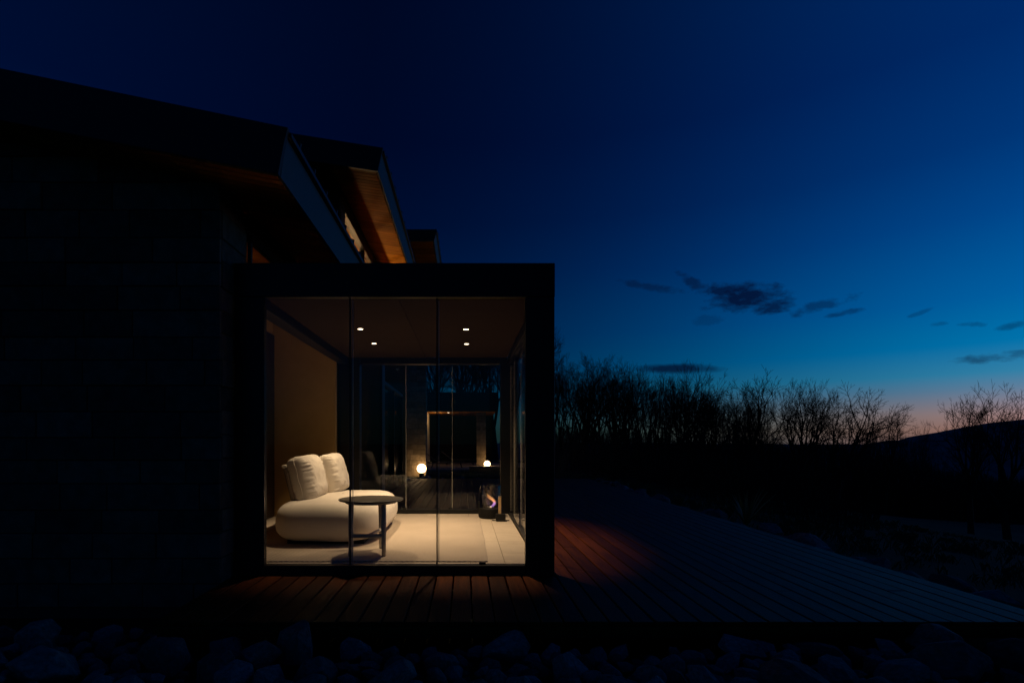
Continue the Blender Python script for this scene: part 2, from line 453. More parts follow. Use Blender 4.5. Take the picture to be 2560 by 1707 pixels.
# ------------------------------------------------------------------ glass room
ROOM_X0, ROOM_X1, FY, BY = -1.803, .541, 4.80, 8.285
CZ = 2.40
RO = Vector((-.63, FY, 0))
room = empty('glass_room', RO, 'black framed glass room with lit beige interior jutting onto the wooden deck', 'sunroom')
def rp(o):                                                     # keep world placement under the room's empty
    o.parent = room; o.location = Vector(o.location) - RO; return o
rp(box('post', -2.068, ROOM_X0, FY, FY + .07, -.10, 2.40, M['frame']))
rp(box('post', ROOM_X1, .801, FY, FY + .07, -.10, 2.40, M['frame']))
rp(box('post', -1.936, -1.627, BY - .03, BY + .14, -.10, 2.40, M['frame']))
rp(box('post', .546, .801, BY - .03, BY + .14, -.10, 2.40, M['frame']))
rp(box('beam', -2.073, .804, FY - .003, FY + .073, 2.403, 2.706, M['frame']))
rp(box('beam', -1.95, ROOM_X0, FY + .075, BY - .04, 2.305, 2.400, M['frame']))
rp(box('beam', .645, .80, FY + .075, BY - .04, 2.305, 2.400, M['frame']))
rp(box('beam', -1.62, .54, BY - .02, BY + .12, 2.305, 2.400, M['frame']))
rp(box('roof_slab', -2.045, .797, FY + .076, BY + .15, 2.44, 2.68, M['frame']))
rp(box('sill', -1.80, .538, FY + .004, FY + .078, -.092, -.002, M['frame']))
rp(box('sill', -1.62, .54, BY - .012, BY + .10, -.09, .065, M['frame']))
rp(box('sill', .672, .79, FY + .09, BY - .04, -.09, .022, M['rail']))
slab = rp(box('floor', -2.87, .665, FY + .08, BY - .03, -.20, -.012, M['grout']))
FC = Vector(((-2.87 + .665) / 2, (FY + .08 + BY - .03) / 2, (-.2 - .012) / 2))
# floor tiles
xs = sorted([-2.86] + [round(.365 - .315 * k, 3) for k in range(11)] + [.66])
ty = [FY + .08, 5.35, 5.98, 6.61, 7.24, 7.87, BY - .03]
for i in range(len(xs) - 1):
    if xs[i + 1] - xs[i] < .05: continue
    for j in range(len(ty) - 1):
        o = box('tile', xs[i] + .0018, xs[i + 1] - .0018, ty[j] + .0018, ty[j + 1] - .0018, -.012, 0, M['tile'], c=.0012)
        o.location = o.location - FC; o.parent = slab
ceil = rp(box('ceiling', -2.04, .64, FY + .08, BY - .03, 2.424, 2.436, M['frame']))
for (a, b) in ((-2.04, -1.805), (-1.801, -.607), (-.603, .64)):
    o = box('ceiling_panel', a, b, FY + .08, BY - .03, 2.402, 2.424, M['ceiling'], c=.002)
    o.location = o.location - Vector(((-2.04 + .64) / 2, (FY + .08 + BY - .03) / 2, 2.43)); o.parent = ceil
# sliding panes, each on its own track
def pane_x(x0, x1, y, z0, z1, seal_x=None, bright_x=(), clamps=()):
    g = rp(box('glass_panel', x0, x1, y - .005, y + .005, z0, z1, M['glass'], c=.0005))
    cxp = Vector(((x0 + x1) / 2, y, (z0 + z1) / 2))
    for bx_ in bright_x:
        o = box('glass_edge', bx_ - .003, bx_ + .003, y - .0055, y + .0055, z0 + .02, z1 - .02, M['edge'], c=.0005); o.location -= cxp; o.parent = g
    if seal_x is not None:
        o = box('edge_seal', seal_x - .006, seal_x + .006, y - .008, y + .008, z0, z1, M['seal'], c=.001); o.location -= cxp; o.parent = g
    for xx in clamps:                                   # small roller clamps
        o = box('roller_clamp', xx - .03, xx + .03, y - .008, y + .008, z0 - .004, z0 + .014, M['blackiron'], c=.001); o.location -= cxp; o.parent = g
    return g
pane_x(-1.802, -1.010, FY + .015, .003, 2.400, seal_x=-1.033)
pane_x(-1.025, -.235, FY + .035, .003, 2.400, seal_x=-.254, bright_x=(-1.012,))
pane_x(-.248, .540, FY + .055, .003, 2.400, bright_x=(-.238,), clamps=(.155,))
for (a, b, yy, br, sl) in ((-1.626, -.90, BY, (-.915,), None), (-.92, -.19, BY + .03, (-.201,), None), (-.21, .545, BY + .06, (), None)):
    pane_x(a, b, yy, .068, 2.304, bright_x=br, clamps=(b - .04,))
ye = [FY + .08, 5.43, 6.12, 6.85, 7.54, BY - .035]
for k in range(5):
    y0, y1 = ye[k], ye[k + 1]
    x = .690 + .012 * (k % 3)
    g = rp(box('glass_panel', x - .005, x + .005, y0, y1, .024, 2.304, M['glass'], c=.0005))
    o = box('glass_edge', -.0055, .0055, -.0028, .0028, -1.12, 1.12, M['edge'], c=.0005); o.parent = g; o.location = (0, (y1 - y0) / 2 - .004, 0)

# recessed downlights
dl0 = None
DL = [(-1.204, 6.157, 'lit round downlight in the dark ceiling, front left one above the sofa'),
      (-1.202, 7.07, 'lit round downlight in the dark ceiling, rear left one above the cushions'),
      (.009, 6.177, 'lit round downlight in the dark ceiling, front right one over bare tiles'),
      (.019, 7.10, 'lit round downlight in the dark ceiling, rear right one nearest the fire')]
for (x, y, lab) in DL:
    if dl0 is None:
        dl0 = empty('downlight', (x, y, 2.402), lab, 'ceiling light', 'recessed downlights in the glass room ceiling')
        MB().lathe([(.030, -.002), (.043, -.004), (.043, 0), (.030, 0.004)], 28).build('trim_ring', M['frame'], dl0, True)
        MB().lathe([(.0005, -.0015), (.030, -.0015), (.030, .0)], 28).build('lens', M['lamp'], dl0, True)
        d = dl0
    else:
        d = copy_tree(dl0); d.location = (x, y, 2.402); d['label'] = lab
    ld = bpy.data.lights.new('downlight_beam', 'SPOT')
    ld.energy = SPOT_W; ld.color = SPOT_COL; ld.spot_size = R(84); ld.spot_blend = .78; ld.shadow_soft_size = .03
    ld.use_nodes = True                                     # reflector lamp: throws more light to the rim of its cone than straight down
    ln = ld.node_tree; ltc = ln.nodes.new('ShaderNodeTexCoord'); lsp = ln.nodes.new('ShaderNodeSeparateXYZ')
    lab_ = ln.nodes.new('ShaderNodeMath'); lab_.operation = 'ABSOLUTE'; lpw = ln.nodes.new('ShaderNodeMath'); lpw.operation = 'POWER'; lpw.inputs[1].default_value = -4.0
    ln.links.new(ltc.outputs['Normal'], lsp.inputs[0]); ln.links.new(lsp.outputs['Z'], lab_.inputs[0]); ln.links.new(lab_.outputs[0], lpw.inputs[0])
    ln.links.new(lpw.outputs[0], ln.nodes['Emission'].inputs['Strength'])
    lo = bpy.data.objects.new('downlight_beam', ld); COL.objects.link(lo); lo.parent = d; lo.location = (0, 0, -.012)

# ------------------------------------------------------------------ house
house = empty('house', (0, 0, 0), 'dark stone house with stepped wide-eaved cedar-lined roofs behind the glass room', 'house')
def rect_core(name, x0, x1, y0, y1, z0, z1, mat, parent=house):
    return box(name, x0, x1, y0, y1, z0, z1, mat, parent, c=.003)
def courses(core, axis, a0, a1, z0, zfun, face, out, rng, ch=.215, lmin=.32, lmax=.80, depth=.03, mat=None):
    mat = mat or M['stone']
    """ashlar courses laid on a wall face; every stone its own child of the wall"""
    co = Vector(core.location)
    z = z0; row = 0
    while True:
        h = ch * rng.uniform(.88, 1.12)
        a = a0 - (rng.uniform(0, .25) if row % 2 else 0)
        any_ = False
        while a < a1 - .03:
            l = rng.uniform(lmin, lmax)
            s0, s1 = max(a, a0), min(a + l, a1)
            if a1 - s1 < .12: s1 = a1
            top = min(z + h, zfun((s0 + s1) / 2))
            if top - z > .04 and s1 - s0 > .03:
                any_ = True
                g = .003
                p = depth + rng.uniform(-.006, .008)
                if axis == 'x':
                    b = box('stone', s0 + g, s1 - g, face + out * .001, face + out * p, z + g, top - g, mat, c=.006)
                else:
                    b = box('stone', face + out * .001, face + out * p, s0 + g, s1 - g, z + g, top - g, mat, c=.006)
                b.location = b.location - co; b.parent = core
            a = s1
        z += h; row += 1
        if not any_ or row > 60: break
rng = random.Random(3)
SL1, ZE1, XE1, RY1 = .1946, 3.17, -1.436, 4.13
def sof1(x): return ZE1 + SL1 * (XE1 - x)
RX = -2.076
# front stone wall with its return beside the glass room
sw = prism_xz('stone_wall', [(-7.2, -.5), (RX - .033, -.5), (RX - .033, sof1(RX - .033) - .005), (-7.2, sof1(-7.2) - .005)], 4.58, 5.09, M['mortar'], house)
courses(sw, 'x', -5.0, RX - .002, -.30, lambda x: sof1(x) - .012, 4.58, -1, rng)
courses(sw, 'y', 4.58, 5.09, -.30, lambda y: sof1(RX) - .012, RX - .033, 1, rng, lmin=.25, lmax=.51)
# room behind the stone wall, open to the glass room
rect_core('plaster_wall', -2.87, -2.085, 5.091, 5.12, -.1, 3.27, M['plaster'])
prism_xz('plaster_wall', [(-2.86, -.1), (-1.937, -.1), (-1.937, 2.40), (-2.04, 2.40), (-2.04, 3.27), (-2.86, 3.43)], 7.975, 8.10, M['plaster'], house)
lw = rect_core('plaster_wall', -3.0, -2.86, 5.11, 7.975, -.1, 3.43, M['plaster'])
dr = rect_core('door', -2.858, -2.83, 6.80, 7.955, .004, 2.68, M['door'])
for yy in (7.08, 7.37, 7.66):
    o = box('door_board', -2.831, -2.823, yy - .137, yy + .137, .03, 2.64, M['door'], c=.002); o.location -= Vector(dr.location); o.parent = dr
o = box('door_handle', -2.823, -2.785, 6.91, 6.925, .95, 1.25, M['steel'], c=.003); o.location -= Vector(dr.location); o.parent = dr
# clerestory over the glass room
cw = rect_core('clerestory_window', -2.054, -2.046, 5.10, 7.97, 2.71, 3.005, M['glass'])
def sub(parent, o): o.location = Vector(o.location) - Vector(parent.location); o.parent = parent; return o
sub(cw, box('window_header', -2.08, -2.03, 5.10, 7.97, 3.007, 3.272, M['darkwall']))
for yy in (5.11, 6.05, 7.0, 7.95):
    sub(cw, box('mullion', -2.068, -2.034, yy - .02, yy + .02, 2.71, 3.005, M['frame']))
sub(cw, box('window_sill', -2.075, -2.028, 5.10, 7.97, 2.683, 2.708, M['frame']))
# second wing, taller, behind
SL2, ZE2, XE2, RY2 = .15, 4.893, -1.222, 7.5
def sof2(x): return ZE2 + SL2 * (XE2 - x)
WX = -1.899
prism_xz('front_wall', [(-7.0, 2.7), (WX, 2.7), (WX, sof2(WX) - .004), (-7.0, sof2(-7) - .004)], 8.11, 8.22, M['darkwall'], house)
# side wall of the rear wing, seen through the back glass
rect_core('side_wall', WX - .15, WX, 8.43, 12.35, -.5, 4.1, M['sidewall'])
rect_core('side_wall', WX - .15, WX, 12.36, 17.2, 2.55, 6.1, M['sidewall'])
rect_core('side_wall', WX - .15, WX, 16.3, 17.2, -.5, 2.545, M['sidewall'])
gw = rect_core('garden_window', WX - .10, WX - .08, 12.44, 16.25, .02, 2.54, M['darkglass'])
for yy in (12.46, 14.3, 16.22): sub(gw, box('window_frame', WX - .12, WX + .01, yy - .03, yy + .03, .0, 2.54, M['blackiron']))
sub(gw, box('window_frame', WX - .12, WX + .01, 12.50, 16.18, 2.46, 2.54, M['fascia']))
rect_core('corner_post', WX, WX + .05, 11.95, 12.35, -.5, 3.0, M['fascia'])
# lit upper window of the rear wing
uw = rect_core('upper_window', WX - .06, WX - .05, 8.60, 13.3, 4.12, 4.73, M['glass'])
sub(uw, box('window_header', WX - .12, WX, 8.25, 13.4, 4.735, 4.985, M['frame']))
sub(uw, box('window_sill', WX - .12, WX, 8.25, 13.4, 4.105, 4.118, M['frame']))
for yy in (8.42, 10.2, 11.8, 13.35): sub(uw, box('mullion', WX - .10, WX - .02, yy - (.16 if yy == 8.42 else .03), yy + (.16 if yy == 8.42 else .03), 4.12, 4.73, M['frame']))
rect_core('inner_wall', -4.4, -4.3, 8.25, 13.4, 2.8, 5.32, M['soffit'])
rect_core('inner_wall', -4.29, WX - .16, 13.3, 13.4, 2.8, 5.2, M['soffit'])
rect_core('inner_floor', -4.29, WX - .16, 8.25, 13.29, 2.7, 2.8, M['soffit'])
LAMP_K = 3.1
for (yy, en) in ((10.1, 9), (11.4, 34), (12.7, 44)):
    pl = empty('pendant_lamp', (-2.75, yy, 4.16), 'small round pendant lamp inside the lit upper window', 'pendant lamp', 'lamps inside the upper window')
    bm = bmesh.new(); bmesh.ops.create_icosphere(bm, subdivisions=2, radius=.06); me = bpy.data.meshes.new('lamp_bulb'); bm.to_mesh(me); bm.free(); me.materials.append(M['innerlamp'])
    link('lamp_bulb', me, pl)
    mb = MB(); mb.tube([(0, 0, .06), (0, 0, .95)], .004, 5); mb.build('cord', M['blackiron'], pl)
    ld = bpy.data.lights.new('pendant_light', 'POINT'); ld.energy = en * LAMP_K; ld.color = (1, .62, .27); ld.shadow_soft_size = .07
    lo = bpy.data.objects.new('pendant_light', ld); COL.objects.link(lo); lo.parent = pl; lo.location = (0.02, 0, .0)
def roof(y0, y1, xe, ze, slope, xl, ftop, plank, seam, rake_h=None, top_extra=.05, nmax=90):
    """monopitch roof: metal skin, rake and eave fascia, boarded soffit, standing seams"""
    zt = lambda x: ze + ftop + slope * 1.06 * (xe - x)
    zs = lambda x: ze + slope * (xe - x)
    top = prism_xz('roof', [(xe - .02, zs(xe) + .06), (xl, zs(xl) + .06), (xl, zt(xl)), (xe + .06, zt(xe + .06)), (xe + .06, zt(xe + .06) - .035), (xe - .02, zt(xe) - .045)], y0 + .03, y1, M['roofmetal'], house)
    prism_xz('rake_fascia', [(xe, zs(xe) - .012), (xl, zs(xl) - .012), (xl, zt(xl) + .012), (xe + .075, zt(xe + .06) + .012), (xe + .05, zt(xe) - .10)], y0 - .02, y0 + .028, M['roofmetal'], top)
    prism_xz('eave_fascia', [(xe - .018, zs(xe) - .012), (xe + .004, zs(xe) - .012), (xe + .052, zt(xe) - .055), (xe + .03, zt(xe) - .05)], y0 + .03, y1, M['fascia'], top)
    mb = MB(); 
    prism_xz('gutter_lip', [(xe + .062, zt(xe) - .05), (xe + .088, zt(xe) - .05), (xe + .088, zt(xe) - .012), (xe + .062, zt(xe) - .012)], y0 + .03, y1, M['fascia'], top)
    n = int((y1 - y0 - .06) / plank)
    ang = math.atan(slope)
    Lx = (xe - .03 - xl) / math.cos(ang)
    V, Fb = chamfer_box(Lx / 2, plank / 2 - .005, .010, .006)
    me = bpy.data.meshes.new('soffit_plank'); me.from_pydata(V, [], Fb); me.materials.append(M['soffit']); fix_normals(me)
    xm = (xe - .03 + xl) / 2
    for i in range(n):
        o = link('soffit_plank', me, top, (xm, y0 + .035 + plank * (i + .5), zs(xm) + .0 + .009))
        o.rotation_euler = (0, ang, 0)
    V, Fb = chamfer_box((xe + .095 - xl) / math.cos(ang) / 2, .016, .036, .004)
    me = bpy.data.meshes.new('standing_seam'); me.from_pydata(V, [], Fb); me.materials.append(M['roofmetal']); fix_normals(me)
    y = y0 + seam * .62
    xm = (xe + .095 + xl) / 2
    while y < y1 - .05:
        o = link('standing_seam', me, top, (xm, y, zt(xm) + .016)); o.rotation_euler = (0, math.atan(slope * 1.06), 0)
        y += seam
    return top
roof(RY1, 8.10, XE1, ZE1, SL1, -7.2, .345, .088, .42)
roof(RY2, 13.5, XE2, ZE2, SL2, -7.0, .31, .098, .46)
roof(13.52, 17.6, -.79, 6.17, .0, -6.0, .27, .12, .55)
# end pier of the rear wing: lit stone facing the camera
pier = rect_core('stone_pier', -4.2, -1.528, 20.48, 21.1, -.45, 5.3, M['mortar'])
courses(pier, 'x', -2.75, -1.497, -.40, lambda x: 4.4, 20.48, -1, rng, mat=M['lit_stone'], ch=.20, lmin=.22, lmax=.5)
courses(pier, 'y', 20.48, 21.1, -.40, lambda y: 3.4, -1.528, 1, rng, mat=M['lit_stone'], ch=.20, lmin=.25, lmax=.5)

# ------------------------------------------------------------------ deck
deck = empty('deck', (0, 0, -.086), kind='structure')
PITCH, X0 = .1515, -2.072
row = 0
def board(x, y0, y1):
    o = box('deck_board', x + .006, x + PITCH - .006, y0, y1, -.114, -.086 + random.uniform(-.0012, .0012), M['deck'], c=.004)
    o.location = Vector(o.location) - Vector((0, 0, -.086)); o.parent = deck
DE0, DE1 = 3.553, 17.4
def run(x, y0, y1, joints):
    ys = [y0] + [j for j in joints if y0 + .4 < j < y1 - .4] + [y1]
    for a, b in zip(ys[:-1], ys[1:]): board(x, a + .0015, b - .0015)
x = X0
while x + PITCH < 4.06:
    js = [4.3 + 3.6 * k + (1.8 if row % 2 else 0) + .3 * ((row * 7) % 3) for k in range(4)]
    if x < .795:
        run(x, DE0, FY - .004, [])
        if x > WX + .06: run(x, BY + .16, DE1, js)
    else: run(x, DE0, DE1, js)
    x += PITCH; row += 1
XEND = x
def dk(o): o.location = Vector(o.location) - Vector((0, 0, -.086)); o.parent = deck; return o
for k, y in enumerate([3.62, 4.02, 4.42, 4.76]):
    dk(box('joist', X0, XEND, y - .022, y + .022, -.21, -.1145, M['darkwall']))
y = 5.2
while y < 17.3:
    if y < BY: dk(box('joist', .85, XEND, y - .022, y + .022, -.21, -.1145, M['darkwall']))
    else: dk(box('joist', WX + .06, XEND, y - .022, y + .022, -.21, -.1145, M['darkwall']))
    y += .6
dk(box('edge_board', X0, XEND + .02, DE0 - .012, DE0 + .012, -.165, -.1165, M['deck']))
dk(box('edge_board', XEND + .001, XEND + .025, DE0 + .02, DE1, -.25, -.095, M['deck']))

# ------------------------------------------------------------------ rug, sofa, cushions, table
def smooth_grid_obj(name, rows, mat, parent=None, closed=True):
    V = [v for r_ in rows for v in r_]; n = len(rows[0]); Fc = []
    for j in range(len(rows) - 1):
        for i in range(n if closed else n - 1):
            Fc.append((j * n + i, j * n + (i + 1) % n, (j + 1) * n + (i + 1) % n, (j + 1) * n + i))
    return mesh_obj(name, V, Fc, mat, parent, True)
rx0, rx1, ry0, ry1 = -2.45, .215, 4.93, 7.93
V, Fc = [], []
def axis(a, b, n): return [a, a + .003, a + .010] + [a + .010 + (b - a - .020) * i / n for i in range(1, n)] + [b - .010, b - .003, b]
rxs, rys = axis(rx0, rx1, 30), axis(ry0, ry1, 34)
nxr, nyr = len(rxs) - 1, len(rys) - 1
for j in range(nyr + 1):
    for i in range(nxr + 1):
        x, y = rxs[i], rys[j]
        fx_ = .010 * noise.noise(Vector((y * 2.1, 3, 0))) + .006 * noise.noise(Vector((y * 5, 8, 0)))
        x += fx_ * (1 if i > nxr / 2 else -1) * (abs(i / nxr - .5) * 2) ** 6
        rim = min(i, nxr - i, j, nyr - j)
        V.append((x, y, (.0006, .009, .0115)[rim] if rim < 3 else .0105 + .0012 * noise.noise(Vector((x * 3, y * 3, 1)))))
Fc = [(j * (nxr + 1) + i, j * (nxr + 1) + i + 1, (j + 1) * (nxr + 1) + i + 1, (j + 1) * (nxr + 1) + i) for j in range(nyr) for i in range(nxr)]
tag(mesh_obj('rug', V, Fc, M['rug'], smooth=True), 'flat woven cream rug under the sofa and side table', 'rug')

SX, SY = -1.505, 6.60
sofa = empty('sofa', (SX, SY, .008), 'pale upholstered low sofa with rounded bloated seat behind the glass', 'sofa')
def outline(a, b, n, k, N):
    t = 2 * math.pi * k / N
    c, s_ = math.cos(t), math.sin(t)
    return (a * math.copysign(abs(c) ** (2 / n), c), b * math.copysign(abs(s_) ** (2 / n), s_))
N = 96
A, B, ZC, HH, RH = .615, 1.02, .232, .200, .205
rows = []
for j in range(0, 19):
    ph = -90 + 180 * j / 18
    s_ = math.sin(R(ph)); c_ = math.cos(R(ph))
    ins = RH * (1 - abs(c_) ** .78)
    zz = ZC + HH * math.copysign(abs(s_) ** .88, s_)
    rows.append([Vector((*outline(A - ins, B - ins, 4.2, k, N), zz)) for k in range(N)])
for sc in (.93, .8, .6, .4, .2, .02):
    ins = RH
    rows.append([Vector((*(c * sc for c in outline(A - ins, B - ins, 4.2 - 1.4 * (1 - sc), k, N)), ZC + HH + .036 * (1 - sc ** 2.2))) for k in range(N)])
for r_ in rows:
    for v in r_:
        v.z += .006 * noise.noise(Vector((v.x * 3.1, v.y * 2.3, v.z * 3)))
        d_ = .008 * noise.noise(Vector((v.x * 4, v.y * 4, v.z * 5 + 7)))
        v.x += d_ * (1 if v.x > 0 else -1)
cush = smooth_grid_obj('seat_cushion', rows, M['sofa'], sofa)
mb = MB()
pts = [(*outline(A - .098, B - .098, 4.2, k, N), .402) for k in range(N + 1)]
mb.tube(pts, .0055, 6, cap=False); mb.build('piping', M['leather'], cush, True)
o = box('plinth', -A + .20, A - .20, -B + .20, B - .20, 0, .075, M['blackiron']); o.parent = sofa
# thin leaning backrest along the left side
MBk = MB(); mt = Matrix.Translation((-.45, .20, .40)) @ Matrix.Rotation(R(-14), 4, 'Y')
Vb, Fb = chamfer_box(.027, .70, .22, .016)
bk = mesh_obj('backrest', [mt @ Vector((v[0], v[1], v[2] + .20)) for v in Vb], Fb, M['leather'], sofa); fix_normals(bk.data)
mt2 = mt @ Matrix.Translation((0, 0, .432))
Vb, Fb = chamfer_box(.030, .705, .018, .010)
cp = mesh_obj('top_rail', [mt2 @ Vector(v) for v in Vb], Fb, M['sofa'], bk); fix_normals(cp.data)

def pillow(wd, ht, th, seed, mat):
    """filled cushion, thickness along X; gathers run in from the seam"""
    n = 68; rowsF = []
    out = []
    for side in (1, -1):
        V = []
        for j in range(n + 1):
            for i in range(n + 1):
                a = -1 + 2 * i / n; b = -1 + 2 * j / n
                a_ = math.sin(a * math.pi / 2); b_ = math.sin(b * math.pi / 2)
                pinch = 1 - .055 * (1 - b_ * b_) ** 1 ; pinch2 = 1 - .05 * (1 - a_ * a_)
                rc = (abs(a_) ** 9 * abs(b_) ** 9)
                y = wd / 2 * a_ * (1 - .10 * rc) * (1 - .03 * (1 - b_ * b_)) ; z = ht / 2 * b_ * (1 - .10 * rc) * (1 - .03 * (1 - a_ * a_))
                t = (max(0, 1 - abs(a_) ** 4.2) ** .42) * (max(0, 1 - abs(b_) ** 4.2) ** .42)
                e = max(abs(a_), abs(b_))
                along = b_ * 11 if abs(a_) > abs(b_) else a_ * 11
                g = (e ** 5) * (1 - e ** 10)
                wr = g * (.034 * noise.noise(Vector((along * 1.1, e * 1.5, seed))) + .036 * (abs(noise.noise(Vector((along * 2.2, e * 1.1, seed + 5)))) - .2)) + .012 * t * max(0, noise.noise(Vector((a_ * 4.5 + b_ * 2, b_ * 3.2, seed + 3))) - .15)
                lo = .016 * noise.noise(Vector((a_ * 1.8, b_ * 1.8, seed + 9))) * t
                V.append(Vector((side * (th / 2 * t + lo + wr * 1.35), y, z)))
        out.append(V)
    Vv = out[0] + out[1]; m_ = (n + 1) * (n + 1); Fc = []
    for j in range(n):
        for i in range(n):
            a = j * (n + 1) + i
            Fc.append((a, a + 1, a + n + 2, a + n + 1)); Fc.append((m_ + a, m_ + a + n + 1, m_ + a + n + 2, m_ + a + 1))
    me = bpy.data.meshes.new('cushion'); me.from_pydata([tuple(v) for v in Vv], [], Fc); me.materials.append(mat)
    bm = bmesh.new(); bm.from_mesh(me); bmesh.ops.remove_doubles(bm, verts=bm.verts, dist=.0006); bmesh.ops.recalc_face_normals(bm, faces=bm.faces); bm.to_mesh(me); bm.free()
    me.polygons.foreach_set('use_smooth', [True] * len(me.polygons))
    return me
for (cx_, cy_, cz_, rz, ry, seed, dims, lab) in (
        (-1.875, 6.38, .675, -4, -14, 2.0, (.60, .55, .33), 'plump pale back cushion at the near end of the sofa'),
        (-1.745, 7.07, .690, -3, -13, 8.0, (.60, .53, .30), 'plump pale back cushion at the far end of the sofa')):
    o = link('back_cushion', pillow(*dims, seed, M['pillow']), None, (cx_, cy_, cz_))
    o.rotation_euler = (R(2), R(ry), R(rz))
    wd, ht = dims[0], dims[1]; pts = []
    for k in range(121):
        t_ = 2 * math.pi * k / 120; c_, s_ = math.cos(t_), math.sin(t_)
        m_ = max(abs(c_), abs(s_)); a_, b_ = c_ / m_, s_ / m_
        rc = abs(a_) ** 9 * abs(b_) ** 9
        pts.append((.004 * math.sin(t_ * 9 + seed), wd / 2 * a_ * (1 - .10 * rc) * (1 - .03 * (1 - b_ * b_)), ht / 2 * b_ * (1 - .10 * rc) * (1 - .03 * (1 - a_ * a_))))
    mb = MB(); mb.tube(pts, .0055, 6, cap=False); mb.build('piping', M['pillow'], o, True)
    tag(o, lab, 'cushion', 'back cushions on the sofa')

TX, TY = -.93, 5.30
table = empty('side_table', (TX, TY, .0), 'round dark side table on slim legs in front of the sofa', 'side table')
TH = .548
mb = MB(); mb.lathe([(.0005, TH), (.306, TH), (.314, TH - .003), (.316, TH - .010), (.310, TH - .016), (.26, TH - .019), (.0005, TH - .019)], 72)
top = mb.build('tabletop', M['tabletop'], table, True)
mb = MB(); mb.lathe([(.0005, TH - .020), (.255, TH - .020), (.262, TH - .030), (.245, TH - .042), (.0005, TH - .042)], 64); mb.build('apron', M['tableleg'], table, True)
legs = [(-1.10, 5.14), (-.78, 5.14), (-.868, 5.53)]
for (lx, ly) in legs:
    mb = MB(); lx -= TX; ly -= TY
    mb.tube([(lx, ly, .003), (lx * .99, ly * .99, .25), (lx * .97, ly * .97, TH - .040)], [.020, .0235, .026], 14); mb.build('leg', M['tableleg'], table, True)
mb = MB()
mt = None
(ax, ay), (bx_, by_) = [(p[0] - TX, p[1] - TY) for p in legs[:2]]
mb.tube([(ax, ay, .205), (bx_, by_, .205)], .020, 8); mb.build('stretcher', M['tableleg'], table, True)
(ax, ay) = [(p[0] - TX, p[1] - TY) for p in legs[2:]][0]
mb = MB(); mb.tube([(ax, ay, .205), ((legs[0][0] + legs[1][0]) / 2 - TX, (legs[0][1] + legs[1][1]) / 2 - TY, .205)], .016, 8); mb.build('stretcher', M['tableleg'], table, True)

# ------------------------------------------------------------------ ethanol fire and its tool
fx, fy = .37, 7.83
fire = empty('ethanol_fireplace', (fx, fy, 0), 'black based ethanol fire burning inside a clear glass cylinder', 'fireplace')
mb = MB(); mb.lathe([(.0005, .002), (.165, .002), (.176, .03), (.180, .13), (.178, .15), (.150, .152), (.150, .135), (.0005, .135)], 40); mb.build('base', M['blackiron'], fire, True)
mb = MB(); mb.lathe([(.141, .152), (.141, .478), (.1445, .480), (.146, .478), (.146, .152)], 48); mb.build('glass_cylinder', M['cylglass'], fire, True)
mb = MB(); mb.lathe([(.048, .136), (.052, .150), (.052, .162), (.040, .164), (.036, .150)], 28); mb.build('burner', M['steel'], fire, True)
mb = MB(); mb.bx(-.185, -.155, -.03, .03, .10, .245); mb.build('grip_tab', M['blackiron'], fire)
fl = empty('flame', (0, 0, .16)); fl.parent = fire
for (amp, h, ph, r0) in ((.030, .185, .0, .013), (.026, .165, .45, .010), (.034, .150, -.3, .009), (.022, .200, .2, .006)):
    mb = MB(); pts = []; rad = []
    for k in range(15):
        t_ = k / 14
        xk = .012 + .075 * math.sin(min(t_ * 1.25, 1) * math.pi * .62) * (1 - t_ * .35) - .115 * t_ ** 2.2 + amp * .35 * math.sin(6 * t_ + ph)
        pts.append((xk, .012 * math.sin(5 * t_ + ph * 4), h * t_)); rad.append(r0 * 1.35 * (1.3 - .55 * abs(t_ - .3)) * (1 - t_ ** 4) + .0008)
    mb.tube(pts, rad, 8); mb.build('flame_tongue', M['flame'], fl, True)
tl = empty('fire_tool_stand', (.495, 7.48, 0), 'small black block holding an upright pale wooden rod beside the fire', 'fire tool')
o = box('block', -.066, .066, -.05, .05, .006, .105, M['blackiron'], tl)
o = box('wooden_rod', -.019, .019, -.019, .019, .1055, .345, M['stick'], tl); o.location.x = -.012
o = box('rod_cap', -.0195, .0195, -.0195, .0195, .3455, .352, M['steel'], tl, c=.001); o.location.x = -.012
mb = MB(); mb.tube([(-.12, .03, .008), (.125, .03, .008)], .007, 6); mb.build('foot_bar', M['blackiron'], tl)

# ------------------------------------------------------------------ garden behind the glass: globes, terrace, pavilion, loungers
def sphere_obj(name, r, mat, parent, sub_=4, sq=1.0):
    bm = bmesh.new(); bmesh.ops.create_icosphere(bm, subdivisions=sub_, radius=r)
    me = bpy.data.meshes.new(name); bm.to_mesh(me); bm.free(); me.materials.append(mat)
    me.polygons.foreach_set('use_smooth', [True] * len(me.polygons))
    return link(name, me, parent)
g1 = empty('globe_lamp', (-1.64, 20.17, -.11), 'glowing white globe lamp on the rocks against the lit stone pier', 'garden lamp', 'globe lamps in the garden')
sh = sphere_obj('globe_shade', .172, M['globe'], g1); sh.location = (0, 0, .214)
mb = MB(); mb.lathe([(.0005, -.2), (.09, -.2), (.095, .0), (.105, .055), (.0005, .055)], 20); mb.build('base', M['blackiron'], g1, True)
g2 = copy_tree(g1); g2.location = (1.2, 29.3, -.318); g2['label'] = 'glowing white globe lamp farther off beside the pavilion pillar on lawn'
terr = empty('terrace', (0, 0, 0), kind='structure')
yy = 25.4
while yy < 33.5:
    xx = -3.4
    while xx < 3.4:
        if xx < -.2 or yy > 28.2:
            box('paver', xx + .004, xx + .596, yy + .004, yy + .596, -.36, -.205, M['terrace'], terr, c=.006)
        xx += .6
    yy += .6
pav = empty('pavilion', (0, 29, 0), 'dark flat-roofed garden pavilion with lit soffit seen through the back glass', 'pavilion')
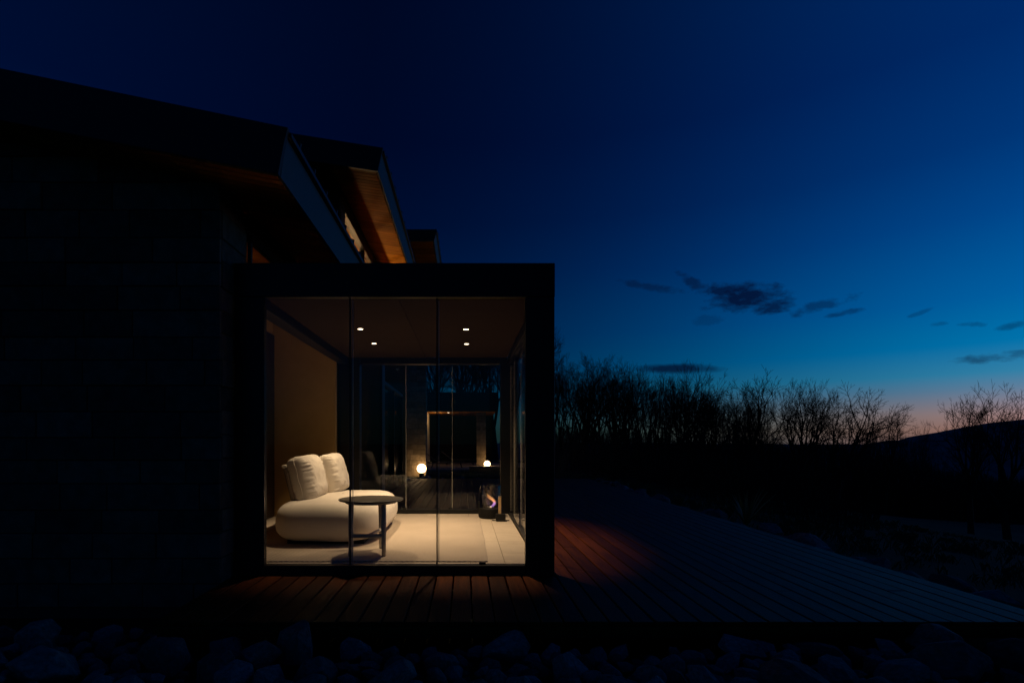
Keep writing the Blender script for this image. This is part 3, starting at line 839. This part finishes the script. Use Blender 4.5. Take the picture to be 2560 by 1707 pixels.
def pv(o): o.location = Vector(o.location) - Vector((0, 29, 0)); o.parent = pav; return o
pv(box('roof', -4.6, 1.75, 29.0, 34.2, 2.78, 3.79, M['roofmetal']))
for k in range(27): pv(box('soffit_board', -4.5 + .23 * k, -4.5 + .23 * k + .224, 29.05, 34.1, 2.745, 2.778, M['soffit']))
PX0, PX1, PY = .63, 1.15, 29.72
pl2 = pv(box('stone_pillar', PX0 + .003, PX1 - .003, PY + .03, PY + .5, -.45, 2.74, M['mortar']))
PC = Vector(((PX0 + PX1) / 2, PY + .265, 1.145))
zz = -.42
while zz < 2.7:
    hgt = rng.uniform(.19, .24)
    xx = PX0
    while xx < PX1 - .01:
        ln = rng.uniform(.18, .34); x1 = min(xx + ln, PX1)
        if PX1 - x1 < .07: x1 = PX1
        o = box('stone', xx + .003, x1 - .003, PY - rng.uniform(0, .006), PY + .03, zz + .003, min(zz + hgt, 2.738) - .003, M['lit_stone'], c=.006)
        o.location = Vector(o.location) - PC; o.parent = pl2
        xx = x1
    zz += hgt
pv(box('side_wall', -2.25, -2.10, 29.3, 31.8, -.45, 2.74, M['cream']))
pv(box('back_wall', -4.5, 1.7, 33.9, 34.05, -.45, 2.74, M['blackiron']))
pdl = empty('pavilion_downlight', (-.95, 30.2, 2.743), 'tiny lit downlight in the wooden pavilion soffit', 'ceiling light')
MB().lathe([(.0005, -.002), (.045, -.002), (.06, 0)], 20).build('lens', M['lamp'], pdl)
ld = bpy.data.lights.new('pavilion_beam', 'POINT'); ld.energy = 10; ld.color = (1, .68, .36); ld.shadow_soft_size = .05
lo = bpy.data.objects.new('pavilion_beam', ld); COL.objects.link(lo); lo.parent = pdl; lo.location = (-.62, 0, -.35)
def lounger(loc, rz, lab):
    t = empty('sun_lounger', loc, lab, 'sun lounger', 'loungers on the garden terrace', rz=rz)
    mb = MB()
    for yy in (-.30, .30): mb.tube([(-.95, yy, .27), (1.0, yy, .27)], .018, 6)
    for xx in (-.95, 0, 1.0): mb.tube([(xx, -.30, .27), (xx, .30, .27)], .015, 6)
    mb.build('frame', M['blackiron'], t)
    for sx in (-.62, .72):
        for sy in (-.28, .28):
            mb = MB(); mb.tube([(sx, sy, .26), (sx + (.10 if sx > 0 else -.10), sy, 0)], [.018, .014], 6); mb.build('leg', M['blackiron'], t)
    box('seat_sling', -.40, .98, -.27, .27, .286, .306, M['mesh'], t)
    b = box('backrest_sling', -.39, .39, -.27, .27, -.012, .012, M['mesh'], t); b.location = (-.70, 0, .52); b.rotation_euler = (0, R(38), 0)
    mb = MB(); mb.tube([(-.80, -.2, .58), (-.50, -.2, .28)], .012, 5); mb.tube([(-.80, .2, .58), (-.50, .2, .28)], .012, 5); mb.build('prop_bar', M['blackiron'], t)
    return t
lounger((-.98, 27.0, -.205), R(4), 'dark reclining sun lounger nearest the lit stone pier')
lounger((-.35, 30.6, -.205), R(-3), 'second dark sun lounger farther back on the lit terrace')

# ------------------------------------------------------------------ rocks
ROCKS = []
for k in range(14):
    r_ = random.Random(100 + k)
    bm = bmesh.new()
    for _ in range(22):
        d_ = Vector((r_.gauss(0, 1), r_.gauss(0, 1), r_.gauss(0, 1))).normalized() * r_.uniform(.82, 1.12)
        bm.verts.new(d_)
    res = bmesh.ops.convex_hull(bm, input=bm.verts)
    bmesh.ops.delete(bm, geom=[g for g in res['geom_interior'] if isinstance(g, bmesh.types.BMVert)], context='VERTS')
    bmesh.ops.bevel(bm, geom=list(bm.edges), offset=.07, segments=1, affect='EDGES', clamp_overlap=True)
    me = bpy.data.meshes.new('rock'); bm.to_mesh(me); bm.free(); me.materials.append(M['rock'])
    ROCKS.append(me)
def rock(x, y, z, sx, sy, sz, lab, group, rng_):
    o = link('rock', rng_.choice(ROCKS), None, (x, y, z))
    o.scale = (sx, sy, sz); o.rotation_euler = (rng_.uniform(-.5, .5), rng_.uniform(-.5, .5), rng_.uniform(0, 6.28))
    return tag(o, lab, 'rock', group)
rr = random.Random(21)
GF = 'rocks in the bed along the deck front'
spots = []
tries = 0
while len(spots) < 260 and tries < 20000:
    tries += 1
    s_ = rr.choice((.055, .065, .08, .09, .105, .12, .15) if tries < 700 else (.05, .06, .07, .08))
    x = rr.uniform(-3.3, 4.2); y = rr.uniform(2.75, 3.50)
    if x < -2.1: y = rr.uniform(2.75, 3.85)
    if all(math.hypot(x - a, y - b) > (s_ + c) * .80 for a, b, c in spots): spots.append((x, y, s_))
for (x, y, s_) in spots:
    if math.hypot(x + 1.06, y - 3.42) < .20 or math.hypot(x + 1.45, y - 3.12) < .17: continue
    size = 'small' if s_ < .085 else ('middle-sized' if s_ < .115 else 'large')
    place = ('before the stone wall at the far left' if x < -2.75 else 'before the right end of the stone wall' if x < -2.05 else 'under the left end of the lit deck boards' if x < -1.3 else
             'under the deck below the side table' if x < -.5 else 'under the deck below the middle glass pane' if x < .1 else 'under the deck below the right glass pane' if x < .8 else
             'under the deck just right of the corner post' if x < 1.7 else 'under the dark right half of the deck' if x < 2.8 else 'at the right end of the deck edge')
    lab = '%s rock %s, %s' % (size, place, 'close to it' if y > 3.2 else 'at the picture bottom')
    zlift = .03 * sstep(3.3, 3.8, y) if x > -1.9 else .05
    rock(x, y, -.335 + s_ * .55 + rr.uniform(0, .06), s_ * rr.uniform(.9, 1.45), s_ * rr.uniform(.75, 1.1), s_ * rr.uniform(.6, 1.05), lab, GF, rr)
rock(-1.06, 3.40, -.19, .18, .13, .15, 'large dark rock leaning up over the front edge of the deck', GF, rr)
rock(-1.45, 3.12, -.25, .14, .11, .14, 'palest blue-grey rock in the bed, lower left of the deck', GF, rr)
# smaller stones under / between, too many to count
mb = MB()
bm_all = bmesh.new()
for k in range(420):
    x = rr.uniform(-3.6, 4.3); y = rr.uniform(2.6, 4.0 if x < -2.1 else 3.55)
    s_ = rr.uniform(.025, .06)
    r0 = bmesh.ops.create_icosphere(bm_all, subdivisions=1, radius=s_, matrix=Matrix.Translation((x, y, -.345 + s_ * .4)) @ Matrix.Rotation(rr.uniform(0, 6), 4, 'Z') @ Matrix.Diagonal((1.2, .9, .7, 1)))
me = bpy.data.meshes.new('pebbles'); bm_all.to_mesh(me); bm_all.free(); me.materials.append(M['rock'])
tag(link('pebbles', me), kind='stuff')
GR = 'rocks along the outer deck edge'
y = 4.4
while y < 17.6:
    s_ = rr.uniform(.10, .24)
    rock(XEND + .12 + rr.uniform(0, .25), y, -.30 + s_ * .5, s_ * 1.3, s_, s_ * .75, '%s dark rock lying along the outer deck edge, %s' % ('broad' if s_ > .17 else 'small', 'nearest the camera' if y < 6 else 'in the near half' if y < 8.5 else 'about level with the spiky plant' if y < 11.5 else 'well behind the spiky plant' if y < 14.5 else 'at its far end'), GR, rr)
    y += rr.uniform(.28, .7)
for (x, y, s_) in ((-1.95, 18.0, .24), (-1.35, 18.3, .28), (-.8, 18.0, .22), (-1.65, 18.6, .22), (-.2, 18.2, .26), (.5, 18.0, .24), (1.3, 18.1, .22), (2.1, 17.9, .22)):
    rock(x, y, -.30, s_ * 1.2, s_, s_ * .9, 'black rock at the far deck end, %s' % ('left of the near globe lamp' if x < -1.7 else 'right in front of the near globe lamp' if x < -1.3 else 'just right of the near globe lamp' if x < -.5 else 'seen below the lounger' if x < .2 else 'seen below the middle of the lawn' if x < 1 else 'seen below the far globe lamp' if x < 2 else 'hidden towards the corner post'), 'rocks at the far deck end', rr)

# ------------------------------------------------------------------ planting
def low_shrub(name, x, y, z, r, h, n, mat, lab, cat, group, seed, leafy=True):
    q = random.Random(seed); t = empty(name, (x, y, z), lab, cat, group)
    mb, ml = MB(), MB()
    for k in range(n):
        a = q.uniform(0, 6.283); rad = r * math.sqrt(q.random()); hh = h * q.uniform(.45, 1) * (1 - .4 * (rad / r) ** 2)
        b = Vector((rad * .25 * math.cos(a), rad * .25 * math.sin(a), 0)); e_ = Vector((rad * math.cos(a), rad * math.sin(a), hh))
        m_ = b.lerp(e_, .5) + Vector((q.uniform(-.05, .05), q.uniform(-.05, .05), hh * .08))
        mb.tube([b, m_, e_], [.009, .006, .003], 4, cap=False)
        for s_ in range(5 if leafy else 3):
            p = m_.lerp(e_, q.random()); d_ = Vector((q.uniform(-1, 1), q.uniform(-1, 1), q.uniform(-.1, 1))).normalized()
            if leafy:
                l_ = q.uniform(.05, .09); sd = d_.orthogonal().normalized() * l_ * .35
                i0 = len(ml.V); ml.V += [tuple(p), tuple(p + d_ * l_ * .5 + sd), tuple(p + d_ * l_), tuple(p + d_ * l_ * .5 - sd)]; ml.F.append((i0, i0 + 1, i0 + 2, i0 + 3))
            else: ml.tube([p, p + d_ * q.uniform(.08, .22)], [.004, .002], 3, cap=False)
    mb.build('stem', M['bark'] if leafy else mat, t); ml.build('foliage' if leafy else 'twig', mat, t)['kind'] = 'stuff'
    return t
for k, (x, y, r, h) in enumerate(((-1.15, 18.7, .40, .26), (-.55, 18.9, .5, .24), (.3, 18.7, .5, .16), (1.3, 18.6, .5, .15))):
    low_shrub('low_shrub', x, y, gz(x, y), r, h, 60, M['grass'], ['low dark shrub just right of the nearer globe lamp', 'wider low dark shrub, second right of the nearer globe lamp', 'low dark shrub in the lawn edge below the far globe lamp', 'small low shrub at the right end of the lawn edge'][k], 'shrub', 'shrubs at the far deck end', 40 + k)
low_shrub('bare_shrub', 3.0, 18.0, gz(3.0, 18) - .02, .75, 2.1, 46, M['twig'], 'bare twiggy shrub catching warm light beside the corner post', 'shrub', None, 77, leafy=False)
def spiky(x, y, z, n, l0, lab, seed):
    q = random.Random(seed); t = empty('spiky_plant', (x, y, z), lab, 'plant')
    for k in range(n):
        a = 6.283 * k / n + q.uniform(-.2, .2); tilt = q.uniform(.12, .75); l_ = l0 * q.uniform(.7, 1.05); w_ = .022
        V, Fc = [], []
        for s_ in range(7):
            u_ = s_ / 6; out_ = l_ * u_ * math.sin(tilt) * (1 + .35 * u_); up = l_ * u_ * math.cos(tilt) * (1 - .15 * u_ * tilt)
            ww = w_ * (1 - u_ ** 2.2) + .001
            for sgn, dp in ((-1, 0), (0, -.008), (1, 0)):
                V.append((out_ * math.cos(a) - sgn * ww * math.sin(a), out_ * math.sin(a) + sgn * ww * math.cos(a), up + dp))
            if s_:
                b = (s_ - 1) * 3
                Fc += [(b, b + 1, b + 4, b + 3), (b + 1, b + 2, b + 5, b + 4)]
        mesh_obj('leaf', V, Fc, M['yucca'], t, True)
    return t
spiky(5.22, 9.95, gz(5.22, 9.95), 24, .78, 'spiky long-leaved plant beyond the outer deck edge', 5)
q = random.Random(9)
# lawn blades by the far globe
mb = MB()
for k in range(9000):
    x = q.uniform(-1.2, 5.5); y = q.uniform(18.8, 29.2)
    if (x < -.2 and y > 22.2) or y > 28.2 and x < 3.4: continue
    z = gz(x, y); a = q.uniform(0, 6.28); h_ = q.uniform(.04, .09)
    i0 = len(mb.V); mb.V += [(x - .006 * math.cos(a), y - .006 * math.sin(a), z), (x + .006 * math.cos(a), y + .006 * math.sin(a), z), (x + q.uniform(-.03, .03), y + q.uniform(-.03, .03), z + h_)]; mb.F.append((i0, i0 + 1, i0 + 2))
tag(mb.build('grass', M['grass']), kind='stuff')

# rough winter grass and weeds on the slope beside the deck
mb = MB()
qg = random.Random(12)
for k in range(2600):
    x = 4.25 + qg.random() ** 1.6 * 16; y = qg.uniform(2.2, 26)
    dens = noise.noise(Vector((x * .6, y * .6, 4)))
    if dens < qg.uniform(-.5, .25): continue
    hmax = (.14 + .34 * max(0, dens)) * (1.0 if x > 5 else .7)
    z = gz(x, y)
    for b_ in range(qg.randrange(7, 13)):
        a = qg.uniform(0, 6.283); l_ = hmax * qg.uniform(.5, 1.15); lean = qg.uniform(.05, .8)
        bx0, by0 = x + qg.gauss(0, .06), y + qg.gauss(0, .06)
        ex, ey = bx0 + l_ * lean * math.cos(a), by0 + l_ * lean * math.sin(a)
        w_ = .006
        i0 = len(mb.V)
        mb.V += [(bx0 - w_ * math.sin(a), by0 + w_ * math.cos(a), z - .01), (bx0 + w_ * math.sin(a), by0 - w_ * math.cos(a), z - .01),
                 (bx0 * .55 + ex * .45 + w_ * .7 * math.sin(a), by0 * .55 + ey * .45 - w_ * .7 * math.cos(a), z + l_ * .62), (ex, ey, z + l_ * (1 - .35 * lean))]
        mb.F += [(i0, i0 + 1, i0 + 2), (i0, i0 + 2, i0 + 3)]
tag(mb.build('weeds', M['grass']), kind='stuff')

# ------------------------------------------------------------------ bare trees
def make_tree(seed, H, spread, levels=7, lean=(0, 0), fork=.28, nlimb=4, twig=.0062):
    """leafless tree: trunk and limbs in one mesh, the fine crown in another"""
    q = random.Random(seed)
    tk, cr = MB(), MB()
    def grow(p, d, length, r, lev):
        n = 4 if lev < 2 else (3 if lev < 5 else 2)
        pts, rad = [p.copy()], [r]
        cur, dd = p.copy(), d.copy()
        wob = .065 if lev < 3 else .11
        for k in range(n):
            dd = (dd + Vector((q.gauss(0, wob), q.gauss(0, wob), q.gauss(.045 if lev < 4 else .01, .05)))).normalized()
            cur = cur + dd * (length / n)
            pts.append(cur.copy()); rad.append(max(twig * .5, r * (1 - .26 * (k + 1) / n)))
        (tk if lev < 2 else cr).tube(pts, rad, 7 if lev == 0 else (5 if lev < 3 else 3), cap=lev < 2)
        if lev >= levels: return
        kids = nlimb if lev == 0 else (3 if lev < 4 else q.choice((2, 3)))
        base = q.uniform(0, 6.28)
        for k in range(kids):
            at = 1.0 if k == 0 else q.uniform(.35, 1.0) if lev else q.uniform(.7, 1.0)
            seg = min(n - 1, int(at * n - 1e-6)); f = at * n - seg
            o_ = pts[seg].lerp(pts[seg + 1], f)
            ang = R(q.uniform(5, 16)) if k == 0 else R(q.uniform(22, 40))
            ang *= spread
            az_ = base + 2.399 * k + q.uniform(-.4, .4)
            side = dd.orthogonal().normalized(); side.rotate(Matrix.Rotation(az_, 3, dd))
            nd = (dd * math.cos(ang) + side * math.sin(ang)); nd.z += .07 if lev < 3 else .0; nd.normalize()
            k_len = q.uniform(.68, .84) if lev < 3 else q.uniform(.56, .76)
            grow(o_, nd, length * k_len * (1.1 if lev == 0 else 1), max(twig, rad[min(seg + 1, n)] * q.uniform(.60, .78)), lev + 1)
    grow(Vector((0, 0, -.15)), Vector((lean[0], lean[1], 1)).normalized(), H * fork, H * .025, 0)
    zs_ = sorted(v[2] for v in cr.V); top = zs_[int(len(zs_) * .996)]
    s_ = H / top
    for mbx in (tk, cr): mbx.V = [(x * s_, y * s_, z * s_) for (x, y, z) in mbx.V]
    mk = []
    for nm, mbx in (('trunk', tk), ('crown', cr)):
        me = bpy.data.meshes.new(nm); me.from_pydata(mbx.V, [], mbx.F); me.materials.append(M['bark']); mk.append(me)
    return mk
PROTO = [make_tree(11, 6.5, 1.0), make_tree(12, 6.5, .85), make_tree(13, 6.5, 1.15, fork=.24), make_tree(14, 6.5, .95, nlimb=5), make_tree(15, 6.5, .8, fork=.32), make_tree(17, 6.5, 1.05, nlimb=3, fork=.22)]
for k_, (tk_, cr_) in ():
    print('tree', k_, len(cr_.polygons), max(abs(v.co.x) for v in cr_.vertices), max(abs(v.co.y) for v in cr_.vertices))
SMALL = make_tree(31, 4.0, .8, levels=5, fork=.2, nlimb=6, twig=.012)
def tree(u, v_top, d, k, lab, rot=0.0, proto=None, wide=1.0, group='bare trees along the slope'):
    x = (u - CU) / F * d; zt = CH + (CV - v_top) / F * d; z0 = gz(x, d) - .05
    tk, cr = proto or PROTO[k]
    H0 = 4.0 if proto is SMALL else 6.5
    t = empty('bare_tree', (x, d, z0), lab, 'tree', group, rz=rot)
    s_ = (zt - z0) / H0
    t.scale = (s_ * wide, s_ * wide, s_)
    link('trunk', tk, t); link('crown', cr, t)
    return t
TREES = [
    (1392, 868, 27, 1, 'tall bare tree half hidden behind the corner post of the glass room', .4, .62),
    (1462, 890, 30, 3, 'tallest full-crowned bare tree right of the glass room', 1.1, .72),
    (1535, 905, 31, 0, 'dense bare tree standing close right of the tallest one', 2.3, .62),
    (1612, 912, 30, 4, 'bare tree whose twigs reach the left end of the flat dark cloud', .7, .72),
    (1688, 905, 32, 1, 'narrow bare tree crossing the middle of the flat dark cloud', 3.6, .62),
    (1762, 938, 31, 2, 'broad bare tree just right of the flat dark cloud', 5.0, .70),
    (1856, 945, 33, 5, 'bare tree with a bold forked trunk in the middle of the row', 1.9, .82),
    (1915, 958, 36, 4, 'slim bare tree right of the bold forked trunk', 4.4, .66),
    (1985, 954, 35, 1, 'upright bare tree with a tall single top twig', 2.8, .66),
    (2022, 960, 37, 0, 'bare tree leaning up left of the last broad crown', .2, .55),
    (2084, 974, 34, 2, 'last broad vase-shaped bare tree where the glow begins', 3.1, .82),
]
for (u, v, d, k, lab, rot, wide) in TREES: tree(u, v, d, k, lab, rot, wide=wide * 1.28)
tree(2208, 1024, 46, 5, 'separate spreading bare tree over the dip in the skyline', 2.2, wide=.62)
tree(2172, 1046, 44, 3, 'small slanting bare tree left of the separate spreading one', 1.0, wide=.36)
tree(2262, 1062, 60, 0, 'tiny bare tree against the orange glow, left of two', .5, wide=.34)
tree(2296, 1056, 62, 1, 'tiny bare tree against the orange glow, right of two', 2.0, wide=.38)
tree(2428, 990, 29, 5, 'wide bare tree rising above the hill crest', 4.1, wide=.62)
tree(2520, 966, 28, 2, 'bare tree above the hill crest at the right picture edge', .8, wide=.72)
# thicket between and behind
qt = random.Random(5)
TOPLINE = [(1380, 885), (1520, 900), (1680, 908), (1760, 938), (1860, 948), (2000, 956), (2090, 976), (2130, 1010)]
def topline(u):
    for a, b in zip(TOPLINE[:-1], TOPLINE[1:]):
        if u <= b[0]: return a[1] + (b[1] - a[1]) * (u - a[0]) / (b[0] - a[0])
    return TOPLINE[-1][1]
for k in range(20):
    u = 1396 + k * 28.5 + qt.uniform(-10, 10); d = qt.uniform(36, 48)
    v = topline(u) + qt.uniform(10, 75) + 50 * sstep(1740, 1900, u)
    tree(u, v, d, qt.randrange(6), 'slender bare tree deep in the thicket, behind %s' % ('the tall trees next to the corner post' if u < 1500 else 'the dense trees left of the flat cloud' if u < 1610 else 'the trees under the flat dark cloud' if u < 1740 else 'the broad tree right of the flat cloud' if u < 1830 else 'the bold forked trunk' if u < 1900 else 'the slim trees right of the forked trunk' if u < 2000 else 'the last broad crown of the row'), qt.uniform(0, 6), wide=qt.uniform(.55, .8), group='thicket trees behind the front row')
# trees beyond the pavilion, seen through the back glass
for k, (u, v, d) in enumerate(((1060, 800, 40), (1100, 780, 44), (1140, 760, 41), (1172, 800, 46), (1205, 770, 42), (1240, 790, 45), (1280, 800, 40), (1330, 830, 38))):
    tree(u, v, d, k % 6, 'dark bare tree behind the pavilion roof, %s' % ('at the stone pier end', 'second from the stone pier', 'third from the stone pier', 'left of its middle', 'right of its middle', 'over the far globe lamp', 'hidden by the black back post', 'seen through the side panes')[k], k * 1.3, wide=.75, group='trees behind the pavilion')
# undergrowth: countless thin stems and brush on the slope
mb = MB()
qu = random.Random(8)
for k in range(6400):
    far = k % 3
    d = qu.uniform(46, 85) if far else qu.uniform(13.5, 46)
    u = qu.uniform(1375, 2700) if k % 3 else qu.uniform(1375, 2200)
    x = (u - CU) / F * d
    if x < 4.8 or (d < 22 and x < 8): continue
    z = gz(x, d)
    if far:                                                # brush on the slope crest, its tops ragged against the glow
        vt = 1066 + 40 * sstep(1380, 2080, u) + 17 * noise.noise(Vector((u * .012, 0, 2))) + 9 * noise.noise(Vector((u * .05, 3, 2))) + qu.uniform(-6, 22) + max(0, u - 2110) * .26 - max(0, u - 2330) * .10
        h_ = max(.4, CH + (CV - vt) / F * d - z)
    else: h_ = qu.uniform(.7, 2.6) * (1.0 if u < 2100 else .45) * (1.0 if d > 22 else .4)
    r_ = .038 if far else .018
    p0 = Vector((x, d, z - .05)); dr_ = Vector((qu.gauss(0, .10 if far else .2), qu.gauss(0, .10), 1)).normalized()
    p1 = p0 + dr_ * h_ * .55; p2 = p1 + (dr_ + Vector((qu.gauss(0, .12), qu.gauss(0, .12), 0))).normalized() * h_ * .45
    mb.tube([p0, p1, p2], [r_, r_ * .7, r_ * .3], 3, cap=False)
    for s_ in range(6 if far else 4):
        a = p0.lerp(p2, qu.uniform(.3, .95)); e_ = a + Vector((qu.gauss(0, .22), qu.gauss(0, .2), qu.uniform(.1, .5))) * min(h_, 3.5) * .4
        mb.tube([a, e_], [r_ * .5, r_ * .25], 3, cap=False)
tag(mb.build('undergrowth', M['bark']), kind='stuff')
